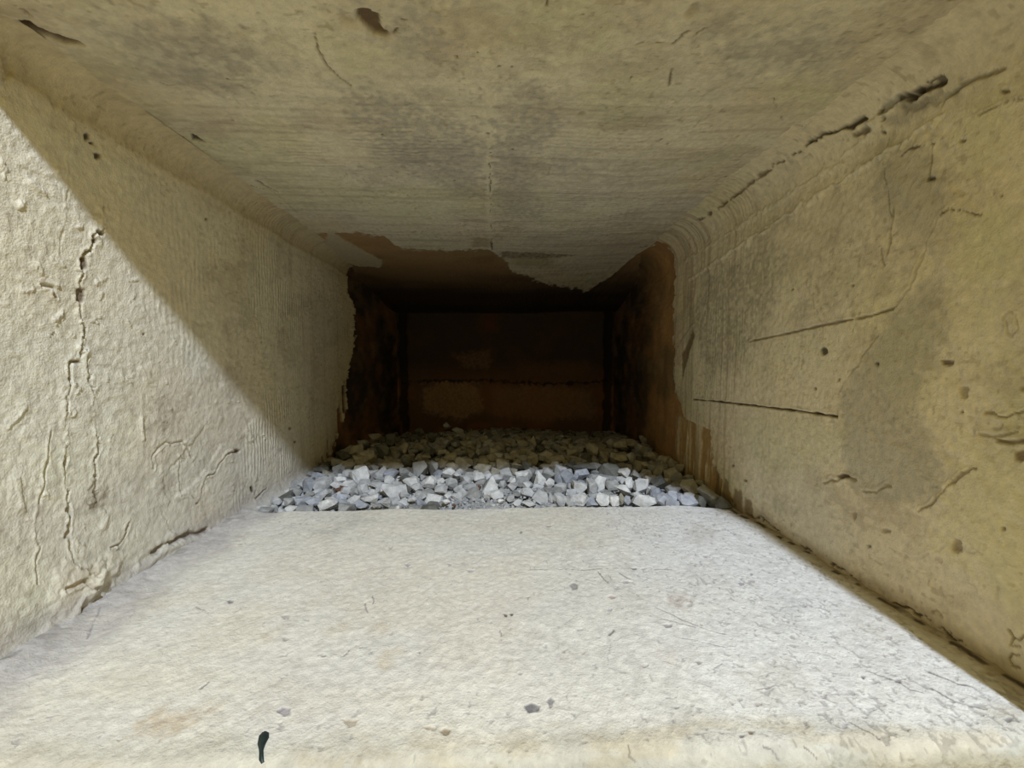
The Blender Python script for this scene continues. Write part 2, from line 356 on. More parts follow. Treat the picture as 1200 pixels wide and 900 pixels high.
s.stroke(R((1010, 574), (1022, 577), (1042, 569)), .004, .003, (.4, .32, .2), .6, lip=.003)
s.stroke(R((965, 565), (978, 562), (985, 557), (1000, 561)), .005, .003, (.3, .23, .14), .7, lip=.003)
s.stroke(R((1075, 555), (1090, 565), (1105, 570)), .003, .001, None, lip=.002)
s.stroke(R((1175, 370), (1182, 365), (1190, 372), (1192, 385), (1186, 392), (1178, 386), (1175, 372)), .0025, .001, (.45, .4, .28), .5, lip=.0015)
s.stroke(R((1040, 640), (1070, 655), (1110, 640), (1150, 650)), .003, .001, (.5, .44, .32), .4, lip=.0015)
s.stroke(R((1090, 718), (1098, 716), (1104, 722)), .003, .002, (.4, .33, .2), .6, lip=.002)
s.stroke(R((1062, 660), (1075, 668), (1095, 675)), .003, .001, None, lip=.002)
# loose letter-like scratches at the right edge: two rings and a stroke
s.stroke(R((1192, 768), (1184, 766), (1180, 772), (1184, 780), (1192, 782)), .003, .002, (.3, .24, .13), .8, warp=.002)
s.stroke(R((1182, 738), (1186, 748), (1194, 750), (1199, 744)), .003, .002, (.3, .24, .13), .8, warp=.002)
s.stroke(R((1186, 748), (1182, 757), (1195, 758)), .003, .002, (.3, .24, .13), .7, warp=.002)
for px, py, w, h, c in [(966, 412, 8, 9, DARK), (1026, 427, 4, 4, DARK), (982, 445, 3, 3, DARK), (955, 455, 3, 3, DARK), (1124, 483, 3, 3, DARK), (1000, 334, 3, 3, DARK),
                        (1109, 425, 16, 8, CHIP), (1195, 535, 14, 14, (.2, .12, .06)), (986, 558, 14, 6, CHIP), (1093, 211, 9, 6, DARK), (1178, 106, 11, 5, DARK),
                        (1175, 229, 3, 3, DARK), (1034, 155, 5, 5, DARK), (1130, 165, 8, 4, CHIP), (1120, 640, 10, 16, (.38, .3, .2)), (1178, 620, 4, 4, CHIP), (1037, 622, 10, 5, (.4, .34, .24)),
                        (1130, 765, 4, 4, CHIP), (1000, 605, 6, 9, (.35, .28, .2)), (872, 563, 3, 3, CHIP), (857, 545, 3, 3, CHIP), (1195, 455, 10, 6, (.35, .28, .18)),
                        (1128, 460, 10, 16, (.42, .36, .26)), (1135, 775, 4, 4, CHIP), (928, 340, 3, 3, CHIP), (1018, 640, 5, 4, CHIP)]:
    s.blob(R((px - w / 2, py - h * .35), (px, py - h / 2), (px + w / 2, py - h * .3), (px + w * .45, py + h * .3), (px, py + h / 2), (px - w * .4, py + h * .3)), c, .85, .003, .0015, .006)
# ridge of the cove
for pts, q in [(((1110, 130), (1062, 165), (960, 228), (880, 280), (808, 328)), .004), (((1060, 100), (985, 190), (900, 245), (805, 305)), .0025)]:
    s.stroke(R(*pts), .008, -q, (.82, .77, .63), .45, warp=.02, lip=.001)
s.stroke(R((1062, 130), (1078, 118), (1105, 112), (1120, 103)), .012, .002, (.24, .22, .19), .5, warp=.03)
# foot of the wall
s.mix(sm(.03, .0, s.B + .03 * s.wl) * .5, (.30, .22, .12))
s.stroke([(y, .004 + .004 * math.sin(y * 40)) for y in np.linspace(.42, .97, 40)], .0055, .004, (.09, .06, .03), .85, warp=.02, broken=.45)
# unpainted rear
edge = np.interp(s.B, [-.1, .02, .05, .155, .16, .25, .45, .6, .70], [.93, .955, 1.045, 1.085, 1.25, 1.34, 1.36, 1.36, 1.34])
e = s.A - edge + s.wb * .04 + s.wl * .03
low = sm(.17, .155, s.B) * sm(1.35, 1.28, s.A)
streak = sm(.48, .6, vn(s.A * 85, s.B * 5, 291) * .75 + .25 * vn(s.A * 240, s.B * 30, 292))
base = sm(-.004, .01, e)
s.mul(sm(-.18, .02, e) * .4, (.85, .76, .62))
RB = np.zeros_like(s.c); RB[:] = (.46, .30, .13); mz = (base * low)[..., None]
save = s.c.copy(); h0 = s.h.copy()
soot(s, base, 5, 7)
s.c = s.c * (1 - mz) + (RB * (1 - streak[..., None] * .85) + save * streak[..., None] * .85) * mz
s.h = s.h * (1 - mz[..., 0]) + (h0 - .003 * (1 - streak)) * mz[..., 0]
# rust brown upper band right beyond the paint edge, and the pale scratch
band = base * (1 - low) * sm(1.85, 1.4, s.A)
s.c = s.c + np.array((.26, .17, .07)) * (band * (.5 + .8 * fbm(s.A * 25, s.B * 6, 295, 4)))[..., None]
s.stroke(R((814, 380), (803, 394), (794, 408), (789, 428), (788, 452)), .006, -.003, (.45, .40, .30), .8, warp=.004)
s.blob(R((812, 388), (814, 393), (807, 415), (801, 436), (799, 445), (799, 415)), (.16, .095, .04), .8, .002, .004, .012)
for x0, x1, y0 in ((838, 842, 552), (848, 852, 560), (860, 868, 572), (872, 880, 585)):
    s.blob(R((x0, y0), (x1, y0 + 4), (x1 + 3, y0 + 35), (x0 - 2, y0 + 32)), (.2, .13, .06), .75, .001, .004, .012)
s.build('wall_right', lambda a, b, h: (xr(a) - h, a, b), M_PL, (.12, 0, 0))

# ================================================================== CEILING  (a = x, b = y)
def zc(x, y): return .70 + .012 * sm(.2, .5, x) - .115 * sm(1.5, 2.4, y)
s = Surf(np.linspace(-.56, .72, 620), depths(420, .43, 2.42), (.74, .70, .585))
weather(s, 300, .003, green=.6)
s.h *= .8
Cc = lambda *ps: [on_z(p, .70) for p in ps]
s.rib = sm(.35, .55, fbm(s.A * 3, s.B * 4, 377, 3)) * sm(.5, .75, s.B) * 1.0 * sm(.5, .3, np.abs(s.A)) * sm(.3, .55, fbm(s.A * 12, s.B * 16, 378, 3))
s.mul(sm(.46, .7, fbm(s.A * 5, s.B * 75, 383, 4)) * .6 * sm(.48, .7, s.B), (.72, .69, .67))
s.mul(sm(.50, .60, fbm(s.A * 14, s.B * 22, 391, 5, .65)) * sm(.75, .5, s.B) * .45, (.80, .77, .76))
for poly in [((585, 95), (640, 100), (660, 130), (620, 210), (640, 260), (588, 255), (583, 180)), ((395, 100), (470, 110), (565, 150), (560, 230), (480, 200), (420, 160)),
             ((110, 25), (250, 30), (330, 70), (260, 115), (160, 80)), ((820, 30), (960, 40), (980, 90), (860, 90)), ((450, 5), (530, 10), (520, 60), (440, 55)),
             ((650, 180), (670, 180), (672, 200), (652, 200)), ((960, 200), (900, 240), (830, 290), (790, 300), (850, 240))]:
    s.blob(Cc(*poly), (.31, .29, .285), .55, 0, .025, .09, grain=.5)
for poly in [((380, 40), (420, 60), (460, 60), (410, 90)), ((940, 90), (1000, 120), (960, 150), (900, 110))]:
    s.blob(Cc(*poly), (.64, .64, .42), .5, 0, .03, .05)
# centre joint, left with a pale bead and pin holes
s.stroke(Cc((572, 60), (573, 150), (574, 200), (575, 292)), .017, -.0012, (.76, .72, .58), .55, warp=.02)
s.stroke(Cc((573, 165), (575, 230), (577, 295)), .0018, .003, (.10, .07, .04), .9, warp=.006, broken=.55)
s.stroke(Cc((575, 283), (577, 293)), .004, .004, DARK, .9)
# chips
s.blob(Cc((419, 14), (432, 11), (442, 19), (444, 31), (455, 39), (453, 44), (440, 41), (428, 33), (419, 25)), CHIP, .95, .006, .002, .008)
s.blob(Cc((395, 15), (410, 18), (420, 26), (416, 34), (402, 32)), (.5, .42, .28), .5, .002, .004, .01)
s.blob(Cc((22, 22), (35, 26), (60, 37), (90, 46), (96, 53), (75, 50), (50, 43), (26, 31)), (.11, .065, .04), .92, .007, .0025, .008)
s.stroke(Cc((27, 10), (35, 18)), .005, .003, (.25, .18, .1), .6)
s.stroke(Cc((368, 40), (374, 60), (384, 78), (396, 90), (413, 103)), .0022, .003, (.24, .18, .10), .8, warp=.004)
s.blob(Cc((225, 158), (230, 160), (243, 169), (232, 167), (225, 165)), DARK, .9, .005, .0015, .004)
s.stroke(Cc((208, 163), (216, 163)), .003, .003, (.22, .16, .09), .7)
for pts in [((190, 97), (197, 100), (204, 99)), ((722, 128), (729, 125)), ((1112, 0), (1110, 10), (1113, 15)), ((790, 52), (800, 42)), ((770, 50), (776, 50)), ((745, 52), (752, 50)),
            ((784, 100), (788, 80)), ((815, 42), (826, 34)), ((800, 40), (808, 36)), ((642, 0), (643, 7)), ((470, 22), (475, 24)), ((463, 38), (466, 33)), ((535, 66), (537, 70)), ((300, 212), (325, 225)), ((295, 218), (310, 222))]:
    s.stroke(Cc(*pts), .003, .003, (.18, .13, .08), .8, warp=.004)
for px, py, w in [(572, 156, 4), (575, 179, 3), (267, 92, 3), (273, 142, 2.5), (533, 212, 3), (775, 165, 3), (782, 170, 3), (448, 158, 3), (601, 175, 2.5), (682, 134, 8), (683, 15, 3), (560, 60, 2), (585, 78, 3), (600, 79, 3), (811, 14, 16), (740, 90, 3), (240, 190, 3), (850, 215, 3), (820, 217, 3)]:
    a, b = on_z((px, py), .70); r = w / 2 * b / 500
    s.dot(a, b, r, r * 1.3, col=DARK if w < 6 else (.3, .24, .15), amt=.8 if w < 6 else .5, depth=.002)
# long crack along the right cove
s.stroke(Cc((1106, 95), (1080, 106), (1062, 116)), .005, .007, K, .95, warp=.006)
s.stroke(Cc((1085, 97), (1105, 90)), .0025, .003, K, .8)
s.stroke(Cc((1075, 106), (1050, 118), (1035, 128), (1022, 137), (1000, 145), (985, 152), (965, 158), (945, 172)), .004, .006, K, .9, warp=.008, broken=.25, lip=.002)
s.stroke(Cc((945, 172), (930, 180), (905, 195), (880, 215), (850, 238), (815, 262)), .003, .004, (.2, .15, .09), .8, warp=.006, broken=.4, lip=.002)
s.stroke(Cc((1035, 140), (1018, 152), (1000, 158)), .004, .004, (.12, .09, .05), .8, broken=.35)
s.stroke(Cc((1200, 15), (1180, 22), (1150, 33)), .003, .003, (.2, .16, .1), .7, lip=.003)
s.stroke(Cc((1182, 78), (1150, 90), (1120, 105), (1105, 118)), .005, .003, (.2, .17, .12), .6, broken=.3, lip=.002)
s.stroke(Cc((905, 122), (912, 142), (920, 154), (940, 154), (956, 152)), .0022, .003, (.2, .15, .09), .8, warp=.006, broken=.35, lip=.0015)
s.stroke(Cc((870, 122), (890, 117), (900, 122)), .002, .002, None, lip=.002)
s.stroke(Cc((830, 250), (870, 215), (900, 190), (950, 150)), .003, -.003, (.72, .68, .56), .4)
for i in range(14):
    t = i / 13; s.stroke(Cc((905 - 90 * t, 200 + 75 * t), (893 - 90 * t, 203 + 75 * t)), .002, .002, (.14, .1, .06), .8)
s.stroke(Cc((750, 294), (790, 289), (825, 283)), .004, .002, (.10, .07, .045), .8, warp=.01)
s.stroke(Cc((300, 210), (330, 232), (350, 250)), .004, .001, (.4, .33, .22), .3)
s.mul(sm(-.45, -.53, s.A + .1 * s.wl) * .3, (.82, .78, .66))
# where the paint stops
ep = Cc((330, 275), (392, 272), (420, 273), (450, 276), (463, 287), (472, 291), (520, 293), (576, 293), (602, 313), (640, 322), (690, 328), (722, 317), (748, 301), (765, 292), (792, 296), (800, 318))
edge = np.interp(s.A, [p[0] for p in sorted(ep)], [p[1] for p in sorted(ep)])
e = s.B - edge + s.wa * .05 + s.wl * .05
m = sm(-.012, .02, e + .05 * (vn(s.A * 60, s.B * 60, 331) - .5))
s.h += .002 * np.exp(-((e + .012) / .012) ** 2)
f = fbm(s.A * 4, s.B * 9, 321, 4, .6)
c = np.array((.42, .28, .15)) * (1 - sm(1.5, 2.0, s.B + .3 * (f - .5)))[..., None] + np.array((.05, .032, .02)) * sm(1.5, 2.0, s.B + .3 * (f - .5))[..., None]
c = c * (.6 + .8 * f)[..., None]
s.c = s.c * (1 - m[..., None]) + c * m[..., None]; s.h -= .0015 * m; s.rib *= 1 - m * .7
s.blob(Cc((385, 268), (400, 279), (430, 296), (449, 304), (446, 310), (420, 309), (398, 303), (380, 288)), (.60, .55, .43), .95, -.004, .003, .01)
s.blob(Cc((585, 295), (640, 297), (680, 300), (640, 303), (590, 302)), (.17, .11, .05), .8, .001, .01, .03, grain=.4)
s.blob(Cc((600, 302), (650, 303), (650, 310), (605, 310)), (.40, .38, .16), .5, 0, .02, .03)
s.blob(Cc((555, 278), (575, 280), (576, 290), (552, 290)), (.3, .22, .12), .5, .001, .01, .02)
s.build('ceiling', lambda a, b, h: (a, b, zc(a, b) - h), M_PL, (0, 0, .12))

# ================================================================== LEDGE FLOOR (a = x, b = arc length from the front face to the rear drop)
YF, YB, RL = .340, .962, .020
def led(b):
    """b: <0 down the front face, 0..L over the round lip, then the top, then the rear drop"""
    L1 = RL * math.pi / 2
    t = np.clip(b / L1, 0, 1) * math.pi / 2
    y = YF + RL - RL * np.cos(t); z = -RL + RL * np.sin(t)
    z = z + np.minimum(b, 0)
    top = np.clip(b - L1, 0, YB - YF - RL - .01); y = y + top
    r = np.clip(b - L1 - (YB - YF - RL - .01), 0, 9)
    t2 = np.clip(r / .016, 0, 1) * math.pi / 2
    y = y + .01 * np.sin(t2); z = z - .01 * (1 - np.cos(t2)) - np.maximum(r - .016, 0)
    return y, z
L1 = RL * math.pi / 2
ytop = 1 / np.linspace(1 / (YF + RL), 1 / (YB - .01), 420)
bv = np.concatenate([np.linspace(-.14, -.035, 10)[:-1], np.linspace(-.035, L1, 60)[:-1], ytop - YF - RL + L1, YB - .01 - YF - RL + L1 + np.linspace(0, .10, 24)[1:]])
s = Surf(np.linspace(-.60, .62, 900), bv, (.745, .715, .64))
def fl(*ps):
    r = []
    for p in ps:
        x, y = on_z(p, 0)
        r.append((x, y - YF - RL + L1))
    return r
Yt = s.B - L1 + YF + RL
s.h += .004 * (fbm(s.A * 5, s.B * 5, 400, 4) - .5) * 2 + .0016 * (fbm(s.A * 60, s.B * 60, 403, 3) - .5) + .0009 * (vn(s.A * 170, s.B * 170, 405) - .5)
s.mul(sm(.5, .7, fbm(s.A * 6, s.B * 6, 411, 4)) * .5, (.96, .96, .99))
s.mul(sm(.5, .7, fbm(s.A * 5, s.B * 7, 413, 4)) * .5, (1., .96, .88))
s.mul(sm(.5, .7, fbm(s.A * 50, s.B * 30, 415, 3)) * .4, (.88, .87, .86))
# paler, more neutral white towards the right
s.mix(sm(.12, .42, s.A + .25 * (fbm(s.A * 8, s.B * 8, 417, 4) - .5)) * .6, (.80, .80, .80))
# speckle: many small dirt pits, denser right and rear-left
sp = vn(s.A * 330, s.B * 230, 421) * .6 + vn(s.A * 130, s.B * 90, 423) * .4
den = .16 * sm(.1, .35, s.A) * (.4 + fbm(s.A * 14, s.B * 14, 428, 3)) + .09 * sm(-.2, -.35, s.A) * sm(.75, .85, Yt) + .05 * fbm(s.A * 6, s.B * 6, 427, 3) + .05 * sm(.43, .38, Yt)
pit = sm(.86 - den, .90 - den, sp)
s.mix(pit * .5, (.33, .31, .30)); s.h -= pit * .0009
rng = random.Random(7)
for i in range(210):
    x = rng.uniform(-.5, .5); y = rng.uniform(.39, .95); an = rng.choice([rng.gauss(0, .5), rng.gauss(-.9, .3)]); l = abs(rng.gauss(0, .006)) + .001
    if x > .1 or rng.random() < .5:
        s.stroke([(x, y - YF - RL + L1), (x + l * math.cos(an), y + l * math.sin(an) * .8 - YF - RL + L1)], rng.uniform(.0009, .002), .0005, (.34, .32, .31), rng.uniform(.25, .75), warp=.004, seed=i)
for i in range(26):
    x = rng.uniform(-.25, .42); y = rng.uniform(.42, .9); l = rng.uniform(.02, .06); an = rng.gauss(1.2, .5)
    s.stroke([(x, y - YF - RL + L1), (x + l * math.cos(an), y + l * math.sin(an) - YF - RL + L1)], .0008, .0005, (.42, .40, .38), .55, warp=.006, broken=.3, seed=900 + i)
s.mul(sm(.56, .66, fbm(s.A * 40, s.B * 22, 445, 4, .65)) * sm(.0, .4, s.A + .2) * .5, (.86, .85, .86))
G = (.22, .205, .21)
for px, py, w, h, c, a in [(622, 827, 18, 12, G, .9), (645, 822, 7, 14, G, .7), (333, 835, 17, 13, (.30, .27, .30), .7), (522, 857, 14, 8, (.26, .19, .11), .8), (505, 852, 16, 4, (.33, .26, .17), .7),
                           (410, 846, 18, 10, (.45, .37, .27), .6), (592, 722, 4, 4, DARK, .8), (599, 722, 4, 4, DARK, .8), (270, 705, 9, 5, G, .8), (335, 722, 10, 5, (.42, .39, .37), .7),
                           (379, 767, 7, 3, G, .8), (335, 748, 9, 5, (.4, .37, .33), .7), (865, 858, 8, 4, G, .85), (876, 855, 8, 6, (.22, .15, .1), .85), (994, 874, 4, 10, G, .9), (987, 881, 5, 3, G, .9),
                           (938, 843, 7, 8, (.4, .38, .38), .7), (818, 778, 8, 7, (.3, .26, .25), .7), (885, 820, 10, 6, (.4, .36, .34), .7), (672, 688, 11, 10, (.3, .28, .27), .8), (716, 701, 9, 5, (.42, .33, .3), .7),
                           (714, 716, 8, 5, (.4, .38, .38), .7), (742, 666, 8, 3, (.2, .18, .16), .8), (733, 683, 18, 3, (.35, .33, .33), .7), (478, 662, 7, 4, (.35, .33, .38), .7), (526, 662, 5, 3, (.35, .33, .38), .7),
                           (552, 670, 10, 3, (.35, .33, .38), .7), (611, 624, 4, 3, G, .7), (643, 616, 9, 2, (.4, .36, .33), .7), (457, 642, 4, 3, (.4, .36, .33), .7), (782, 735, 12, 6, (.3, .28, .27), .7),
                           (678, 740, 7, 4, (.3, .28, .27), .7), (661, 765, 4, 4, G, .6), (491, 765, 3, 3, G, .8), (792, 828, 5, 3, G, .8), (755, 780, 6, 5, (.4, .36, .33), .5), (1008, 790, 6, 4, G, .8),
                           (1047, 793, 7, 5, G, .7), (983, 844, 7, 8, (.42, .4, .42), .6), (1168, 834, 12, 7, (.3, .29, .3), .8), (1040, 745, 9, 5, (.35, .32, .32), .6), (868, 683, 7, 4, (.35, .33, .36), .7), (879, 672, 5, 3, (.35, .33, .36), .7)]:
    s.blob(fl((px - w / 2, py - h * .2), (px - w * .1, py - h / 2), (px + w / 2, py - h * .3), (px + w * .35, py + h * .3), (px - w * .1, py + h / 2), (px - w * .3, py + h * .1)), c, min(1, a * 1.2), .0015, .0007, .006, grain=.15)
for pts, w in [(((768, 713), (800, 728), (822, 737), (850, 745)), .0013), (((775, 727), (800, 733), (815, 737)), .0011), (((725, 672), (738, 679)), .0018), (((700, 670), (706, 676), (712, 684)), .0016),
               (((620, 668), (680, 668), (740, 665), (790, 667)), .0011), (((795, 748), (830, 755), (850, 760)), .0013), (((586, 740), (588, 752)), .001), (((720, 740), (714, 746)), .002), (((890, 868), (900, 870), (912, 877)), .0014),
               (((940, 867), (948, 871), (956, 876)), .0012), (((735, 868), (738, 878), (745, 883)), .0012), (((1012, 783), (1045, 793), (1060, 802), (1075, 806)), .0016), (((1085, 783), (1115, 796), (1128, 798)), .0022),
               (((428, 705), (430, 716)), .0014), (((437, 697), (438, 706)), .0012), (((230, 710), (245, 718)), .001), (((233, 808), (243, 800)), .0022), (((118, 715), (108, 735), (102, 748)), .0012), (((150, 725), (158, 716)), .0016),
               (((418, 755), (410, 760), (402, 768)), .0009), (((885, 806), (905, 802)), .0012), (((990, 840), (1012, 850), (1025, 858)), .0011), (((1085, 800), (1110, 815), (1140, 822)), .0016)]:
    s.stroke(fl(*pts), w * 1.3, .0008, (.25, .225, .22), .9, warp=.004)
for poly, c, a in [(((170, 838), (235, 827), (250, 838), (200, 862), (150, 868)), (.55, .43, .28), .6), (((350, 884), (420, 880), (470, 885), (465, 893), (420, 896), (360, 893)), (.50, .40, .24), .55),
                   (((680, 858), (720, 856), (740, 872), (700, 877)), (.55, .46, .30), .5), (((620, 860), (640, 865), (636, 875), (618, 872)), (.58, .48, .33), .5), (((148, 700), (200, 688), (190, 712), (160, 730)), (.68, .60, .44), .4),
                   (((445, 765), (470, 762), (460, 782), (445, 783)), (.56, .45, .28), .5), (((385, 735), (402, 730), (410, 738), (395, 742)), (.58, .47, .33), .5), (((430, 733), (455, 731), (452, 740), (436, 742)), (.60, .50, .36), .45),
                   (((308, 740), (328, 738), (325, 748), (312, 748)), (.60, .50, .36), .45), (((783, 700), (800, 694), (812, 704), (800, 714), (785, 712)), (.38, .28, .24), .6), (((905, 690), (945, 700), (930, 725), (905, 715)), (.60, .60, .58), .5),
                   (((770, 768), (785, 765), (784, 778), (772, 778)), (.56, .46, .38), .4), (((1000, 700), (1060, 740), (1050, 760), (990, 730)), (.58, .54, .46), .35), (((860, 790), (930, 770), (950, 800), (900, 830)), (.55, .5, .44), .35),
                   (((870, 602), (960, 650), (1050, 712), (1130, 775), (1195, 822), (1200, 800), (1080, 740), (960, 652)), (.42, .34, .2), .6), (((810, 610), (840, 620), (830, 640), (800, 635)), (.5, .44, .38), .4), (((365, 622), (420, 605), (440, 612), (380, 632)), (.42, .40, .38), .35)]:
    s.blob(fl(*poly), c, a, 0, .012, .03, grain=.45)
# dirty purple-grey wash along the left foot
dl = s.A - (-.545)
s.mix(sm(.105, .02, dl + .06 * s.wl + .03 * s.wa) * .62, (.40, .375, .385))
s.h += .006 * sm(.05, .0, dl + .02 * s.wl) + .004 * sm(.05, .0, dl) * fbm(s.A * 60, s.B * 60, 431, 3)
s.mix(sm(.04, .0, dl + .03 * s.wl) * .4 * sm(.5, .65, fbm(s.A * 50, s.B * 50, 433, 3)), (.12, .10, .08))
# crumbs and a dark gap along the right foot
dr = .558 - s.A
s.h += .004 * sm(.03, .0, dr) * fbm(s.A * 70, s.B * 70, 435, 3)
s.mix(sm(.03, .0, dr + .02 * s.wl) * .7, (.34, .26, .15))
s.mix(sm(.007, .001, np.abs(dr - .006 + .016 * s.wl)) * sm(.38, .55, vn(s.A * 60, s.B * 75, 437)) * .85, (.045, .03, .015))
# front lip: yellowed, greener face; colour darkened to offset the lamp light
lipm = sm(.385, .355, Yt + .03 * s.wl)
s.mul(lipm, (.86, .85, .81))
s.mix(sm(L1 * .7, L1 * .1, s.B + .02 * s.wl) * .8, (.46, .455, .40))
s.mul(lipm * sm(.5, .65, fbm(s.A * 14, s.B * 40, 439, 4)) * .5, (.92, .84, .68))
# ragged rear rim
s.h += .006 * (fbm(s.A * 16, s.B * 3, 441, 3) - .5) * sm(.90, .96, Yt)
def fpos(a, b, h):
    y, z = led(b); fr = sm(L1, 0, b)
    sag = .010 * sm(.38, .58, a) * sm(.8, .96, y)
    return a, y - h * fr * 1. + .008 * (a * 0) + .03 * (a + .06) * (-.5) * sm(.5, .35, y), z + h * (1 - fr) - sag
ledge = s.build('floor', fpos, M_FL, (0, .06, -.12))

# ================================================================== BACK WALL (a = x, b = z)
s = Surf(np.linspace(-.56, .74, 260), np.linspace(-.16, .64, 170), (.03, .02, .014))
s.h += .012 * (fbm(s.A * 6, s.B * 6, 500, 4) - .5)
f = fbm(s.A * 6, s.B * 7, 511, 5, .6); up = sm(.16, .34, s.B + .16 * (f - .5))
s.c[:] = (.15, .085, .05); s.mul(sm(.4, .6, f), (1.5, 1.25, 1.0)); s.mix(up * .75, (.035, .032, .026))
Bk = lambda *ps: [(d[0] * 2.35 / d[1], CAMZ + d[2] * 2.35 / d[1]) for d in (ray(*p) for p in ps)]
s.blob(Bk((495, 455), (520, 448), (560, 452), (568, 480), (540, 492), (497, 482)), (.42, .27, .17), .8, 0, .02, .06, grain=.4)
s.blob(Bk((575, 455), (640, 452), (690, 458), (700, 488), (640, 492), (580, 485)), (.32, .19, .115), .8, 0, .03, .06, grain=.3)
s.blob(Bk((530, 415), (575, 412), (575, 430), (545, 432)), (.26, .15, .08), .6, 0, .02, .05, grain=.5)
s.blob(Bk((610, 425), (690, 425), (695, 442), (612, 440)), (.19, .10, .055), .6, 0, .03, .05, grain=.3)
s.blob(Bk((565, 370), (580, 368), (582, 388), (566, 390)), (.15, .05, .028), .6, 0, .02, .03)
s.stroke(Bk((470, 448), (560, 446), (640, 450), (715, 447)), .012, .006, (.012, .009, .006), .8, warp=.03)
s.stroke(Bk((472, 362), (560, 364), (640, 370)), .004, -.004, (.08, .07, .055), .5, warp=.01)
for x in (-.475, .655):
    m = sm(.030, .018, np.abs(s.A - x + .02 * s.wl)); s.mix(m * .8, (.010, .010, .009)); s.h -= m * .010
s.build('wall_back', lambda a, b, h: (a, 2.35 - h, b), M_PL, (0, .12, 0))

# ================================================================== FRONT WALL round the mouth of the duct
def prism(name, outline, y0, y1, mat, y0in=None, kind='structure'):
    bm = bmesh.new()
    f = [bm.verts.new((x, y0, z)) for x, z in outline]; b = [bm.verts.new((x, y1, z)) for x, z in outline]
    bm.faces.new(f); bm.faces.new(b[::-1]); n = len(f)
    for i in range(n): bm.faces.new((f[i], b[i], b[(i + 1) % n], f[(i + 1) % n]))
    bmesh.ops.recalc_face_normals(bm, faces=bm.faces)
    me = bpy.data.meshes.new(name); bm.to_mesh(me); bm.free(); me.materials.append(mat)
    ca = me.color_attributes.new('Col', 'FLOAT_COLOR', 'POINT')
    for d in ca.data: d.color = (.60, .55, .43, 1)
    o = bpy.data.objects.new(name, me); COL.objects.link(o); o['kind'] = kind; return o
def facade():
    bm = bmesh.new()
    X0, X1, Z0, Z1 = -3.2, 3.2, -1.6, 3.0
    ox = [X0, X0, X1, X1]
    def ring(inner):
        return [bm.verts.new(p) for p in inner]
    # inner outline, clockwise from bottom left; the top edge is splayed outwards
    edge_ = [(-.565, .33, -.13), (-.565, .43, .70), (.385, .43, .70), (.434, .33, .712), (.4726, .33, .645), (.510, .33, .55), (.512, .33, -.13)]
    front_ = [(-.62, .315, -.13), (-.62, .315, .83), (.42, .315, .83), (.45, .315, .75), (.50, .315, .68), (.53, .315, .56), (.535, .315, -.13)]
    back_ = [(-.60, .47, -.13), (-.60, .47, .79), (.40, .47, .79), (.60, .47, .78), (.62, .47, .70), (.62, .47, .5), (.62, .47, -.13)]
    # front face from vertical strips
    def quad(pts, y):
        vs = [bm.verts.new((x, y, z)) for x, z in pts]; bm.faces.new(vs)
    F = ring(front_); E = ring(edge_); B = ring(back_)
    for i in range(len(F) - 1):
        bm.faces.new((F[i], F[i + 1], E[i + 1], E[i])); bm.faces.new((E[i], E[i + 1], B[i + 1], B[i]))
    for y, P in ((.315, [(p[0], p[2]) for p in front_]), (.47, [(p[0], p[2]) for p in back_])):
        quad([(X0, Z0), (P[0][0], Z0), (P[0][0], P[1][1]), (X0, P[1][1])], y)
        quad([(X0, P[1][1]), P[1], (P[1][0], Z1), (X0, Z1)], y)
        quad([P[1], P[2], (P[2][0], Z1), (P[1][0], Z1)], y)
        for i in range(2, len(P) - 1): quad([P[i], P[i + 1], (X1, P[i + 1][1]), (X1, P[i][1])] if P[i][1] != P[i + 1][1] else [P[i], P[i + 1], (X1, P[i][1])], y)
        quad([(P[2][0], P[2][1]), (X1, P[2][1]), (X1, Z1), (P[2][0], Z1)], y)
        quad([(P[0][0], Z0), (P[-1][0], Z0), P[-1], P[0]], y)
        quad([(P[-1][0], Z0), (X1, Z0), (X1, P[-1][1]), P[-1]], y)
    bmesh.ops.remove_doubles(bm, verts=bm.verts, dist=1e-5); bmesh.ops.recalc_face_normals(bm, faces=bm.faces)
    me = bpy.data.meshes.new('wall_front'); bm.to_mesh(me); bm.free(); me.materials.append(M_FL)
    ca = me.color_attributes.new('Col', 'FLOAT_COLOR', 'POINT')
    for d in ca.data: d.color = (.44, .41, .34, 1)
    o = bpy.data.objects.new('wall_front', me); COL.objects.link(o); o['kind'] = 'structure'
facade()

